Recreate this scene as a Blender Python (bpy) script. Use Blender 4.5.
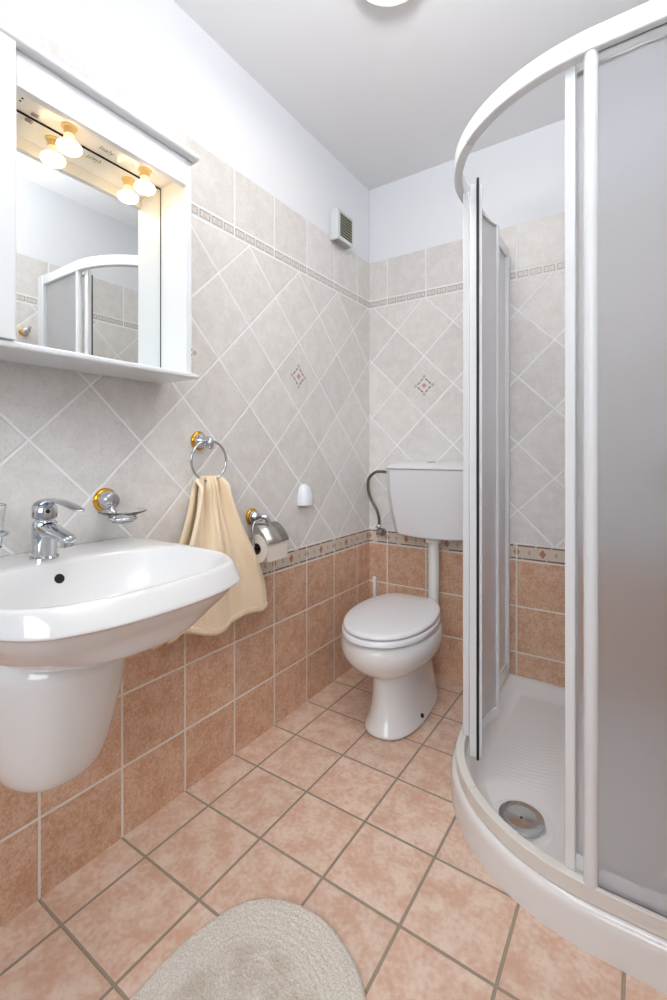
import bpy, bmesh, math, random
from mathutils import Vector, Matrix
random.seed(7)
for o in list(bpy.data.objects): bpy.data.objects.remove(o)
S = bpy.context.scene
COL = S.collection

# ------------------------------------------------------------------ camera, world, light, exposure
cam_d = bpy.data.cameras.new('camera'); cam = bpy.data.objects.new('camera', cam_d); COL.objects.link(cam)
cam.location = (1.1295, -2.0094, 1.0051)
cam.rotation_euler = (math.radians(90), 0, math.radians(33.826))
cam_d.sensor_fit = 'HORIZONTAL'; cam_d.sensor_width = 36.0
cam_d.lens = 458.865 * 36.0 / 667.0
cam_d.shift_y = -45.87 / 667.0
cam_d.clip_start = 0.02
S.camera = cam
S.view_settings.view_transform = 'Standard'; S.view_settings.look = 'None'
S.view_settings.gamma = 1.0; S.view_settings.use_curve_mapping = False
S.view_settings.exposure = 0.17
w = bpy.data.worlds.new('world'); S.world = w; w.use_nodes = True
w.node_tree.nodes['Background'].inputs[0].default_value = (0.85, 0.9, 1.0, 1)
w.node_tree.nodes['Background'].inputs[1].default_value = 0.35

def area(name, loc, target, sx, sy, power, col):
    d = bpy.data.lights.new(name, 'AREA'); d.shape = 'RECTANGLE'; d.size = sx; d.size_y = sy
    d.energy = power; d.color = col
    o = bpy.data.objects.new(name, d); COL.objects.link(o); o.location = loc
    o.rotation_euler = (Vector(target) - Vector(loc)).to_track_quat('-Z', 'Y').to_euler()
    return o
area('daylight', (1.9, -5.2, 2.5), (0.45, -0.6, 1.15), 2.4, 2.0, 80.0, (0.90, 0.95, 1.0))
area('lamp_light', (0.58, -0.915, 2.245), (0.58, -0.915, 0), 0.2, 0.2, 3.0, (1.0, 0.95, 0.88))
area('added_bounce_fill', (1.1, -1.95, 1.75), (1.0, -1.6, 2.33), 0.3, 0.3, 13.0, (0.95, 0.975, 1.0)).data.spread = math.radians(110)  # added fill aimed at the ceiling to brighten the room, no fixture of it

# ------------------------------------------------------------------ node helpers
class X:
    """a socket with arithmetic"""
    def __init__(s, nt, v): s.nt = nt; s.v = v
    def _m(s, op, *a):
        n = s.nt.nodes.new('ShaderNodeMath'); n.operation = op
        for i, q in enumerate((s,) + a):
            q = q.v if isinstance(q, X) else q
            if isinstance(q, (int, float)): n.inputs[i].default_value = q
            else: s.nt.links.new(q, n.inputs[i])
        return X(s.nt, n.outputs[0])
    def __add__(s, o): return s._m('ADD', o)
    __radd__ = __add__
    def __sub__(s, o): return s._m('SUBTRACT', o)
    def __rsub__(s, o): return (s * -1) + o
    def __mul__(s, o): return s._m('MULTIPLY', o)
    __rmul__ = __mul__
    def __truediv__(s, o): return s._m('DIVIDE', o)
    def abs(s): return s._m('ABSOLUTE')
    def floor(s): return s._m('FLOOR')
    def frac(s): return s._m('FRACT')
    def lt(s, o): return s._m('LESS_THAN', o)
    def gt(s, o): return s._m('GREATER_THAN', o)
    def min(s, o): return s._m('MINIMUM', o)
    def max(s, o): return s._m('MAXIMUM', o)
    def sin(s): return s._m('SINE')
    def tri(s): return ((s + 0.5).frac() - 0.5).abs()          # distance to the nearest integer
    def smooth(s, a, b, lo=0.0, hi=1.0):
        n = s.nt.nodes.new('ShaderNodeMapRange'); n.interpolation_type = 'SMOOTHSTEP'
        s.nt.links.new(s.v, n.inputs[0])
        for i, q in zip((1, 2, 3, 4), (a, b, lo, hi)): n.inputs[i].default_value = q
        return X(s.nt, n.outputs[0])

def lin(c):
    f = lambda u: u / 12.92 if u <= 0.04045 else ((u + 0.055) / 1.055) ** 2.4
    return tuple(f(v / 255.0) for v in c) + (1.0,)

def mat_new(name):
    m = bpy.data.materials.new(name); m.use_nodes = True
    nt = m.node_tree; b = nt.nodes['Principled BSDF']
    return m, nt, b

def mixc(nt, fac, a, b):
    n = nt.nodes.new('ShaderNodeMix'); n.data_type = 'RGBA'
    for i, q in ((0, fac), (6, a), (7, b)):
        q = q.v if isinstance(q, X) else q
        if isinstance(q, (int, float)): n.inputs[i].default_value = q
        elif isinstance(q, tuple): n.inputs[i].default_value = q
        else: nt.links.new(q, n.inputs[i])
    return n.outputs[2]

def noise(nt, vec, scale, detail=4, rough=0.6):
    n = nt.nodes.new('ShaderNodeTexNoise'); n.inputs['Scale'].default_value = scale
    n.inputs['Detail'].default_value = detail; n.inputs['Roughness'].default_value = rough
    nt.links.new(vec, n.inputs['Vector']); return X(nt, n.outputs[0])

def bump(nt, b, h, dist, strength=1.0):
    n = nt.nodes.new('ShaderNodeBump'); n.inputs['Distance'].default_value = dist
    n.inputs['Strength'].default_value = strength
    nt.links.new(h.v, n.inputs['Height']); nt.links.new(n.outputs[0], b.inputs['Normal'])

def pos(nt):
    g = nt.nodes.new('ShaderNodeNewGeometry'); s = nt.nodes.new('ShaderNodeSeparateXYZ')
    nt.links.new(g.outputs['Position'], s.inputs[0])
    return g.outputs['Position'], X(nt, s.outputs[0]), X(nt, s.outputs[1]), X(nt, s.outputs[2])

def objpos(nt):
    g = nt.nodes.new('ShaderNodeTexCoord'); s = nt.nodes.new('ShaderNodeSeparateXYZ')
    nt.links.new(g.outputs['Object'], s.inputs[0])
    return g.outputs['Object'], X(nt, s.outputs[0]), X(nt, s.outputs[1]), X(nt, s.outputs[2])

def simple(name, rgb, rough=0.4, metal=0.0, var=0.03, scale=30, coat=0.0, spec=0.5, bmp=0.0, **kw):
    """procedural paint / plastic / metal: a faint noise in colour and relief"""
    m, nt, b = mat_new(name); v, x, y, z = objpos(nt)
    c = lin(rgb); n = noise(nt, v, scale, 3)
    dk = tuple(q * (1 - var) for q in c[:3]) + (1.0,)
    nt.links.new(mixc(nt, n, dk, c), b.inputs['Base Color'])
    b.inputs['Roughness'].default_value = rough; b.inputs['Metallic'].default_value = metal
    b.inputs['Coat Weight'].default_value = coat; b.inputs['Coat Roughness'].default_value = 0.05
    b.inputs['Specular IOR Level'].default_value = spec
    if bmp: bump(nt, b, n, bmp)
    return m

PITCH = 0.2; DG = 0.2765
ZR = (0.1829, 0.3745, 0.5657, 0.6333, 1.7318, 1.769)      # horizontal joints of the wall tiling
TOP = 1.959; H = 2.328

def tiled_wall(name, axis, sign, u0, s0, t0, decors):
    """light diagonal tiles between two border strips over a terracotta wainscot"""
    m, nt, b = mat_new(name); P, x, y, z = pos(nt)
    u = (x if axis == 'x' else y) * sign
    uu = (u - u0) / PITCH
    dv = uu.tri() * PITCH
    s = (u - s0) / DG; t = (t0 - z) / DG
    dd = (s + t).tri().min((s - t).tri()) * (DG / math.sqrt(2))
    dz = (z - ZR[0]).abs()
    for q in ZR[1:]: dz = dz.min((z - q).abs())
    diag = z.gt(ZR[3]) * z.lt(ZR[4])
    low = z.lt(ZR[2]); lowb = z.gt(ZR[2]) * z.lt(ZR[3]); upb = z.gt(ZR[4]) * z.lt(ZR[5])
    d = (dd * diag + dv * (1 - diag)).min(dz)
    edge = d.smooth(0.0024, 0.0042)                    # 0 in the joint, 1 on the tile
    # one random number per tile
    cx = (s + t).floor() * diag + uu.floor() * (1 - diag)
    zc = (z.gt(ZR[0]) + z.gt(ZR[1]) + z.gt(ZR[2]) + z.gt(ZR[3]) + z.gt(ZR[4]) + z.gt(ZR[5]))
    cy = (s - t).floor() * diag + zc * 17 * (1 - diag)
    cb = nt.nodes.new('ShaderNodeCombineXYZ'); nt.links.new(cx.v, cb.inputs[0]); nt.links.new(cy.v, cb.inputs[1])
    wn = nt.nodes.new('ShaderNodeTexWhiteNoise'); nt.links.new(cb.outputs[0], wn.inputs[0]); rnd = X(nt, wn.outputs[0])
    off = nt.nodes.new('ShaderNodeVectorMath'); off.operation = 'MULTIPLY_ADD'
    nt.links.new(wn.outputs[1], off.inputs[0]); off.inputs[1].default_value = (3, 3, 3); nt.links.new(P, off.inputs[2])
    V = off.outputs[0]
    n1 = noise(nt, V, 22, 5, 0.6); n2 = noise(nt, V, 110, 4, 0.65); n3 = noise(nt, V, 230, 2)
    mott = (n1 * 0.45 + n2 * 0.55)
    light = mixc(nt, mott.smooth(0.36, 0.64), lin((225, 220, 215)), lin((239, 237, 234)))
    light = mixc(nt, (n2.smooth(0.56, 0.68)) * 0.5, light, lin((207, 197, 188)))
    terra = mixc(nt, mott.smooth(0.38, 0.62), lin((206, 158, 126)), lin((228, 196, 170)))
    terra = mixc(nt, n3.smooth(0.48, 0.72) * 0.5, terra, lin((186, 134, 102)))
    tone = rnd * 0.08 + 0.95
    col = mixc(nt, low, light, terra)
    # lower border: dashed dark lines, small terracotta diamonds
    v = z - (ZR[2] + ZR[3]) / 2
    u2 = (uu * 2).tri() * (PITCH / 2)
    dia = (u2 / 0.013 + v.abs() / 0.019).lt(1.0)
    dia2 = (((uu * 2 + 0.5).tri() * (PITCH / 2)) / 0.006 + v.abs() / 0.012).lt(1.0)
    line = (v.abs() - 0.0262).abs().lt(0.0026) * noise(nt, P, 55, 1).gt(0.40)
    bc = mixc(nt, n2, lin((205, 190, 174)), lin((226, 214, 200)))
    bc = mixc(nt, dia2 * 0.6, bc, lin((160, 135, 118)))
    bc = mixc(nt, dia, bc, lin((186, 126, 98)))
    bc = mixc(nt, line, bc, lin((104, 92, 86)))
    col = mixc(nt, lowb, col, bc)
    # upper border: a row of grey-brown frames
    v = z - (ZR[4] + ZR[5]) / 2
    f = (uu * 4).frac() - 0.5
    ax = (f.abs() * (PITCH / 4) - 0.019).abs().lt(0.0014) * v.abs().lt(0.0115)
    ay = (v.abs() - 0.0105).abs().lt(0.0014) * (f.abs() * (PITCH / 4)).lt(0.019)
    ins = ((f.abs() * (PITCH / 4)).lt(0.009)) * ((v.abs() - 0.004).abs().lt(0.0014))
    uc = mixc(nt, n2, lin((222, 214, 207)), lin((236, 231, 226)))
    uc = mixc(nt, ax.max(ay) * 0.85, uc, lin((150, 143, 138)))
    uc = mixc(nt, ins * 0.6, uc, lin((176, 150, 136)))
    col = mixc(nt, upb, col, uc)
    # single tiles with a printed rosette
    for (ds, dt) in decors:
        a = ((s - ds) * DG).abs(); c = ((t - dt) * DG).abs(); q = a + c
        k = q.lt(0.0125)
        col = mixc(nt, k * 0.85, col, lin((196, 132, 104)))
        ring = (q - 0.038).abs().lt(0.0042) * (a - c).abs().lt(0.026) * (1 - (a - c).abs().lt(0.003))
        col = mixc(nt, ring * 0.9, col, lin((92, 84, 80)))
        tips = ((a - 0.042).abs() + c).min((c - 0.042).abs() + a).lt(0.0095)
        col = mixc(nt, tips * 0.7, col, lin((186, 160, 138)))
    hs = nt.nodes.new('ShaderNodeHueSaturation'); nt.links.new(tone.v, hs.inputs['Value']); nt.links.new(col, hs.inputs['Color'])
    grout = mixc(nt, low.max(lowb), lin((252, 252, 253)), lin((236, 228, 220)))
    nt.links.new(mixc(nt, edge, grout, hs.outputs[0]), b.inputs['Base Color'])
    rg = 0.75 - edge * 0.43 + n2 * 0.05
    nt.links.new(rg.v, b.inputs['Roughness'])
    bump(nt, b, edge * 1.0 + n1 * 0.08 + n2 * 0.05, 0.0012)
    return m

def floor_mat():
    m, nt, b = mat_new('terracotta_floor_tile'); P, x, y, z = pos(nt)
    fx = (x - 0.1021) / PITCH; fy = (y + 0.5187) / PITCH
    d = fx.tri().min(fy.tri()) * PITCH
    edge = d.smooth(0.0024, 0.0040)
    cb = nt.nodes.new('ShaderNodeCombineXYZ'); nt.links.new(fx.floor().v, cb.inputs[0]); nt.links.new(fy.floor().v, cb.inputs[1])
    wn = nt.nodes.new('ShaderNodeTexWhiteNoise'); nt.links.new(cb.outputs[0], wn.inputs[0]); rnd = X(nt, wn.outputs[0])
    off = nt.nodes.new('ShaderNodeVectorMath'); off.operation = 'MULTIPLY_ADD'
    nt.links.new(wn.outputs[1], off.inputs[0]); off.inputs[1].default_value = (3, 3, 3); nt.links.new(P, off.inputs[2])
    V = off.outputs[0]
    n1 = noise(nt, V, 16, 5, 0.65); n2 = noise(nt, V, 85, 4, 0.65); n3 = noise(nt, V, 170, 2)
    mott = n1 * 0.6 + n2 * 0.4
    c = mixc(nt, mott.smooth(0.38, 0.62), lin((219, 178, 153)), lin((239, 216, 198)))
    c = mixc(nt, n3.smooth(0.52, 0.75) * 0.4, c, lin((204, 152, 124)))
    rim = d.smooth(0.004, 0.0065)
    c = mixc(nt, (1 - rim) * 0.5, c, lin((232, 206, 186)))
    hs = nt.nodes.new('ShaderNodeHueSaturation'); nt.links.new((rnd * 0.08 + 0.94).v, hs.inputs['Value']); nt.links.new(c, hs.inputs['Color'])
    nt.links.new(mixc(nt, edge, mixc(nt, n2, lin((152, 138, 120)), lin((174, 158, 138))), hs.outputs[0]), b.inputs['Base Color'])
    nt.links.new((0.8 - edge * 0.42 + n2 * 0.06).v, b.inputs['Roughness'])
    bump(nt, b, edge + n1 * 0.06 + n2 * 0.05, 0.0015)
    return m

M = {}
M['tile_left'] = tiled_wall('left_wall_tiles', 'y', -1.0, 0.5187, 0.1581, 1.5896, [(1.5, 1.0), (3.5, 1.0), (7.5, 1.0)])
M['tile_back'] = tiled_wall('back_wall_tiles', 'x', 1.0, 0.0995, 0.0145, 1.7395, [(1.0, 1.5), (5.0, 1.5)])
M['tile_right'] = tiled_wall('right_wall_tiles', 'y', -1.0, 0.5, 0.12, 1.70, [(4.5, 1.0)])
M['floor'] = floor_mat()
M['paint'] = simple('white_wall_paint', (242, 244, 248), 0.7, var=0.02, scale=8, bmp=0.0002)
M['ceiling'] = simple('ceiling_paint', (238, 238, 240), 0.8, var=0.02, scale=6, bmp=0.0002)
M['ceramic'] = simple('white_ceramic', (230, 229, 228), 0.09, var=0.01, scale=4, coat=0.4)
M['lid'] = simple('white_seat_plastic', (240, 240, 242), 0.16, var=0.01, coat=0.2)
M['cistern'] = simple('white_cistern_plastic', (228, 227, 228), 0.28, var=0.01)
M['pipe'] = simple('white_pipe_plastic', (230, 229, 226), 0.3, var=0.02)
M['tray'] = simple('white_acrylic', (240, 239, 238), 0.15, var=0.01, coat=0.3)
M['alu'] = simple('white_enamelled_aluminium', (236, 238, 240), 0.25, var=0.01)
M['cream'] = simple('cream_white_track', (234, 230, 224), 0.3, var=0.02)
M['gasket'] = simple('black_rubber_gasket', (18, 18, 22), 0.5)
M['chrome'] = simple('chrome', (205, 208, 212), 0.07, metal=1.0, var=0.02)
M['satin'] = simple('brushed_steel', (188, 184, 178), 0.25, metal=1.0, var=0.12, scale=60)
M['braid'] = simple('braided_steel_hose', (150, 142, 132), 0.32, metal=1.0, var=0.5, scale=300)
M['gold'] = simple('polished_brass', (226, 168, 66), 0.16, metal=1.0, var=0.04)
M['cabinet'] = simple('white_lacquered_board', (238, 241, 243), 0.22, var=0.01, coat=0.2)
M['black'] = simple('dark_opening', (14, 12, 10), 0.7)
M['socket'] = simple('cream_lamp_socket', (244, 214, 150), 0.3)
M['fan'] = simple('fan_plastic', (222, 226, 226), 0.35, var=0.02)
M['fan_dark'] = simple('fan_interior', (108, 108, 88), 0.6, var=0.2)
M['fan_slat'] = simple('fan_slat', (186, 188, 172), 0.4, var=0.05)
M['white_plastic'] = simple('white_plastic', (236, 240, 246), 0.25, var=0.01)
M['green_ink'] = simple('green_ink', (128, 164, 112), 0.5)
M['paper'] = simple('tissue_paper', (226, 218, 208), 0.95, var=0.06, scale=120, bmp=0.0006)
M['card'] = simple('cardboard_core', (120, 100, 80), 0.9, var=0.2)
M['lamp_rim'] = simple('rose_beige_lamp_rim', (222, 196, 184), 0.4)

def mirror_mat():
    m, nt, b = mat_new('mirror_silver'); v, x, y, z = objpos(nt)
    n = noise(nt, v, 3, 1)
    nt.links.new(mixc(nt, n, (0.86, 0.88, 0.87, 1), (0.89, 0.91, 0.90, 1)), b.inputs['Base Color'])
    b.inputs['Metallic'].default_value = 1; b.inputs['Roughness'].default_value = 0.0
    return m
M['mirror'] = mirror_mat()

def frosted(name, tint, rough, frac, relief=0.0):
    """patterned acrylic pane: rough refraction mixed with a milky diffuse transmission"""
    m, nt, b = mat_new(name); v, x, y, z = objpos(nt)
    n = noise(nt, v, 420, 2)
    nt.links.new(mixc(nt, n, tuple(c * 0.97 for c in tint[:3]) + (1,), tint), b.inputs['Base Color'])
    b.inputs['Transmission Weight'].default_value = 1; b.inputs['Roughness'].default_value = rough
    b.inputs['IOR'].default_value = 1.12
    tr = nt.nodes.new('ShaderNodeBsdfTranslucent'); tr.inputs[0].default_value = (0.86, 0.87, 0.9, 1)
    df = nt.nodes.new('ShaderNodeBsdfDiffuse'); df.inputs[0].default_value = (0.80, 0.81, 0.84, 1)
    a = nt.nodes.new('ShaderNodeMixShader'); a.inputs[0].default_value = 0.42
    nt.links.new(tr.outputs[0], a.inputs[1]); nt.links.new(df.outputs[0], a.inputs[2])
    mx = nt.nodes.new('ShaderNodeMixShader'); mx.inputs[0].default_value = frac
    nt.links.new(b.outputs[0], mx.inputs[1]); nt.links.new(a.outputs[0], mx.inputs[2])
    nt.links.new(mx.outputs[0], nt.nodes['Material Output'].inputs[0])
    if relief: bump(nt, b, n, relief)
    return m
M['frost'] = frosted('frosted_acrylic', (0.985, 0.99, 1.0, 1), 0.50, 0.12, 0.0002)
M['frost2'] = frosted('frosted_door_acrylic', (0.98, 0.97, 0.99, 1), 0.45, 0.14, 0.0002)

def glass_mat():
    m, nt, b = mat_new('clear_glass'); v, x, y, z = objpos(nt); n = noise(nt, v, 10, 1)
    nt.links.new(mixc(nt, n, (0.95, 0.97, 0.97, 1), (0.98, 0.99, 0.99, 1)), b.inputs['Base Color'])
    b.inputs['Transmission Weight'].default_value = 1; b.inputs['Roughness'].default_value = 0.02; b.inputs['IOR'].default_value = 1.45
    return m
M['glass'] = glass_mat()

def glow(name, col, strength):
    m, nt, b = mat_new(name); v, x, y, z = objpos(nt); n = noise(nt, v, 20, 1)
    nt.links.new(mixc(nt, n, tuple(c * 0.97 for c in col) + (1,), tuple(col) + (1,)), b.inputs['Emission Color'])
    b.inputs['Emission Strength'].default_value = strength; b.inputs['Roughness'].default_value = 0.3
    b.inputs['Base Color'].default_value = (0.9, 0.9, 0.88, 1)
    return m
M['bulb'] = glow('lit_frosted_bulb', (1.0, 0.68, 0.36), 11.0)
M['bulb_neck'] = glow('warm_bulb_neck', (1.0, 0.72, 0.40), 0.6)
M['lamp_glass'] = glow('opal_lamp_glass', (1.0, 0.80, 0.68), 0.7)

def terry(name, a, c, sc, dist):
    m, nt, b = mat_new(name); v, x, y, z = objpos(nt)
    n = noise(nt, v, sc, 3, 0.7); n2 = noise(nt, v, sc * 0.12, 3)
    nt.links.new(mixc(nt, n.smooth(0.3, 0.7), lin(a), lin(c)), b.inputs['Base Color'])
    b.inputs['Roughness'].default_value = 0.95; b.inputs['Sheen Weight'].default_value = 0.25
    b.inputs['Specular IOR Level'].default_value = 0.15
    bump(nt, b, n * 0.8 + n2 * 0.4, dist)
    return m
M['towel'] = terry('apricot_terry', (255, 226, 184), (255, 243, 218), 320, 0.002)

def rug_mat():
    m, nt, b = mat_new('beige_cotton_pile'); v, x, y, z = objpos(nt)
    at = nt.nodes.new('ShaderNodeAttribute'); at.attribute_name = 'ring'
    r = X(nt, at.outputs['Fac'])
    n = noise(nt, v, 260, 3, 0.7); n2 = noise(nt, v, 30, 3)
    band = (r * 1.0).smooth(0.28, 0.42) * (1 - r.smooth(0.60, 0.74))
    c = mixc(nt, n.smooth(0.32, 0.68), lin((226, 214, 198)), lin((250, 245, 236)))
    c = mixc(nt, band * n2.smooth(0.3, 0.6) * 0.45, c, lin((198, 180, 158)))
    nt.links.new(c, b.inputs['Base Color']); b.inputs['Roughness'].default_value = 0.98
    b.inputs['Specular IOR Level'].default_value = 0.1
    bump(nt, b, n, 0.004)
    return m
M['rug'] = rug_mat()

def tray_floor_mat():
    m, nt, b = mat_new('ribbed_acrylic'); v, x, y, z = pos(nt)
    dx = x - 0.80; dy = y + 0.22
    r = (dx * dx + dy * dy)._m('SQRT')
    zone = r.smooth(0.10, 0.14) * (1 - r.smooth(0.36, 0.42)) * ((x - 0.82).abs().smooth(0.07, 0.15, 1.0, 0.0)) * y.smooth(-0.34, -0.30, 1.0, 0.0)
    wv = (r * (2 * math.pi / 0.017)).sin() * 0.5 + 0.5
    n = noise(nt, v, 4, 1)
    nt.links.new(mixc(nt, n, lin((238, 237, 236)), lin((241, 240, 239))), b.inputs['Base Color'])
    b.inputs['Roughness'].default_value = 0.18
    bump(nt, b, wv * zone, 0.0006)
    return m
M['tray_floor'] = tray_floor_mat()

# ------------------------------------------------------------------ mesh helpers (all take world coordinates)
def origin(o):
    v = Vector((0, 0, 0))
    while o: v = v + o.location; o = o.parent
    return v

def obj(name, geo, m, parent=None, smooth=True, bevel=0.0, seg=2, sub=0, local=False, label=None, angle=40):
    """geo = (verts, faces); links ONE mesh object"""
    vs, fs = geo
    off = Vector((0, 0, 0)) if (local or not parent) else origin(parent)
    me = bpy.data.meshes.new(name)
    me.from_pydata([tuple(Vector(v) - off) for v in vs], [], fs)
    bm = bmesh.new(); bm.from_mesh(me); bmesh.ops.recalc_face_normals(bm, faces=bm.faces); bm.to_mesh(me); bm.free()
    o = bpy.data.objects.new(name, me); COL.objects.link(o)
    me.materials.append(m)
    if parent: o.parent = parent
    if smooth:
        me.polygons.foreach_set('use_smooth', [True] * len(me.polygons))
        if not sub: me.set_sharp_from_angle(angle=math.radians(angle))
    if bevel:
        b = o.modifiers.new('bevel', 'BEVEL'); b.width = bevel; b.segments = seg; b.limit_method = 'ANGLE'
    if sub:
        b = o.modifiers.new('sub', 'SUBSURF'); b.levels = sub; b.render_levels = sub
    if label: o['label'] = label
    return o

def thing(name, label, cat, loc, group=None, rz=0.0):
    o = bpy.data.objects.new(name, None); COL.objects.link(o); o.location = loc; o.rotation_euler = (0, 0, rz)
    o.empty_display_size = 0.05
    o['label'] = label; o['category'] = cat
    if group: o['group'] = group
    return o
def tag(o, label, cat, group=None):
    o['label'] = label; o['category'] = cat
    if group: o['group'] = group
    return o
def struct(o): o['kind'] = 'structure'; return o

def join(*gs):
    V = []; F = []
    for vs, fs in gs:
        n = len(V); V += [tuple(v) for v in vs]; F += [tuple(i + n for i in f) for f in fs]
    return V, F

def box(x0, x1, y0, y1, z0, z1):
    V = [(x, y, z) for z in (z0, z1) for (x, y) in ((x0, y0), (x1, y0), (x1, y1), (x0, y1))]
    return V, [(0, 3, 2, 1), (4, 5, 6, 7), (0, 1, 5, 4), (1, 2, 6, 5), (2, 3, 7, 6), (3, 0, 4, 7)]

def loft(rings, caps=(True, True), closed=True):
    n = len(rings[0]); V = [tuple(p) for r in rings for p in r]; F = []
    for i in range(len(rings) - 1):
        for j in range(n if closed else n - 1):
            k = (j + 1) % n
            F.append((i * n + j, i * n + k, (i + 1) * n + k, (i + 1) * n + j))
    if caps[0]: F.append(tuple(reversed(range(n))))
    if caps[1]: F.append(tuple(range((len(rings) - 1) * n, len(rings) * n)))
    return V, F

def frame_of(axis):
    a = Vector(axis).normalized()
    up = Vector((0, 0, 1)) if abs(a.z) < 0.9 else Vector((1, 0, 0))
    u = a.cross(up).normalized(); v = a.cross(u).normalized()
    return a, u, v

def lathe(c, axis, prof, n=40, caps=(True, True)):
    """prof: list of (distance along axis, radius)"""
    a, u, v = frame_of(axis); c = Vector(c); R = []
    for d, r in prof:
        r = max(r, 0.0003)
        R.append([c + a * d + (u * math.cos(2 * math.pi * i / n) + v * math.sin(2 * math.pi * i / n)) * r for i in range(n)])
    return loft(R, caps)

def spline(pts, n=8):
    """Catmull-Rom through the points"""
    P = [Vector(p) for p in pts]; P = [P[0] * 2 - P[1]] + P + [P[-1] * 2 - P[-2]]; out = []
    for i in range(1, len(P) - 2):
        for k in range(n):
            t = k / n
            out.append(0.5 * ((2 * P[i]) + (P[i + 1] - P[i - 1]) * t + (2 * P[i - 1] - 5 * P[i] + 4 * P[i + 1] - P[i + 2]) * t * t
                              + (-P[i - 1] + 3 * P[i] - 3 * P[i + 1] + P[i + 2]) * t ** 3))
    out.append(P[-2]); return out

def tube(path, r, n=16, closed=False):
    P = [Vector(p) for p in path]; R = []; m = len(P); u = None
    for i in range(m):
        a = P[(i + 1) % m] - P[i - 1] if closed else P[min(i + 1, m - 1)] - P[max(i - 1, 0)]
        a.normalize()
        if u is None: _, u, _ = frame_of(a)
        u = (u - a * u.dot(a)).normalized(); v = a.cross(u)
        rr = r[i] if isinstance(r, (list, tuple)) else r
        R.append([P[i] + (u * math.cos(2 * math.pi * k / n) + v * math.sin(2 * math.pi * k / n)) * rr for k in range(n)])
    if closed: R.append(R[0])
    return loft(R, (not closed, not closed))

def prism(poly, z0, z1):
    return loft([[(x, y, z0) for x, y in poly], [(x, y, z1) for x, y in poly]])

def superell(cx, cy, a, b, n, N=64, af=None):
    """plan outline; a towards -x, af towards +x"""
    out = []
    for i in range(N):
        t = 2 * math.pi * i / N; c, s = math.cos(t), math.sin(t)
        k = (abs(c) ** n + abs(s) ** n) ** (-1.0 / n)
        out.append((cx + c * k * ((af if af else a) if c > 0 else a), cy + s * k * b))
    return out

# ------------------------------------------------------------------ room shell
RX = 1.400; FY = -2.36
def wall(name, tile_box, paint_box, tm):
    g = join(box(*tile_box), box(*paint_box))
    o = struct(obj(name, g, tm, smooth=False)); o.data.materials.append(M['paint'])
    for p in o.data.polygons: p.material_index = 0 if p.index < 6 else 1
    return o
wall('wall_left', (-0.1, 0, FY, 0.0, -0.1, TOP), (-0.1, -0.004, FY, 0.0, TOP, H), M['tile_left'])
wall('wall_back', (-0.1, RX + 0.1, 0, 0.1, -0.1, TOP), (-0.1, RX + 0.1, 0.004, 0.1, TOP, H), M['tile_back'])
wall('wall_right', (RX, RX + 0.1, FY, 0.0, -0.1, TOP), (RX + 0.004, RX + 0.1, FY, 0.0, TOP, H), M['tile_right'])
struct(obj('wall_front', join(box(-0.1, 0.12, FY - 0.1, FY, -0.1, H), box(0.12, RX + 0.1, FY - 0.1, FY, 2.12, H)), M['paint'], smooth=False))
struct(obj('floor', box(0, RX, FY, 0, -0.1, 0), M['floor'], smooth=False))
struct(obj('ceiling', box(-0.1, RX + 0.1, FY - 0.1, 0.1, H, H + 0.1), M['ceiling'], smooth=False))

# ------------------------------------------------------------------ shower tray
CX, CY = 1.055, -0.536
def qpath(R, back=0.0, right=RX, n=40):
    p = [(CX - R, back)]
    for i in range(n + 1):
        a = math.pi / 2 * i / n
        p.append((CX - R * math.cos(a), CY - R * math.sin(a)))
    p.append((right, CY - R)); return p
def qring(R, z, inset=0.0):
    return [(x, y, z) for x, y in qpath(R, -inset, RX - inset) + [(RX - inset, -inset)]]
tray = thing('shower_tray', 'white quadrant shower tray with curved front apron on the tiled floor', 'shower tray', (1.1, -0.5, 0))
R = [qring(0.420, 0.0), qring(0.420, 0.066), qring(0.4185, 0.076), qring(0.414, 0.083), qring(0.407, 0.087, 0.001), qring(0.38, 0.088, 0.012),
     qring(0.372, 0.087, 0.02), qring(0.363, 0.080, 0.03), qring(0.352, 0.062, 0.045), qring(0.340, 0.051, 0.06), qring(0.322, 0.047, 0.08)]
obj('tray_shell', loft(R, (True, False)), M['tray'], tray, angle=60)
obj('tray_floor', loft([qring(0.322, 0.047, 0.08), qring(0.15, 0.0455, 0.22)], (False, True)), M['tray_floor'], tray)
DC = (0.870, -0.742)
obj('drain_ring', lathe(DC + (0.0455,), (0, 0, 1), [(-0.004, 0.080), (0.001, 0.078), (0.0028, 0.073), (0.001, 0.066), (0.0006, 0.062), (0.0006, 0.0003)], 56), M['tray'], tray)
dc = obj('drain_cover', lathe(DC + (0.046,), (0, 0, 1), [(0.0004, 0.052), (0.011, 0.0560), (0.0135, 0.0555), (0.0142, 0.053), (0.0130, 0.035), (0.0115, 0.015), (0.0112, 0.0003)], 56), M['chrome'], tray,
         label='round chrome drain cover')
obj('drain_screw', lathe(DC + (0.0575,), (0, 0, 1), [(-0.003, 0.0034), (0.0004, 0.0034), (0.0006, 0.0028)], 12), M['black'], dc)

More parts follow.
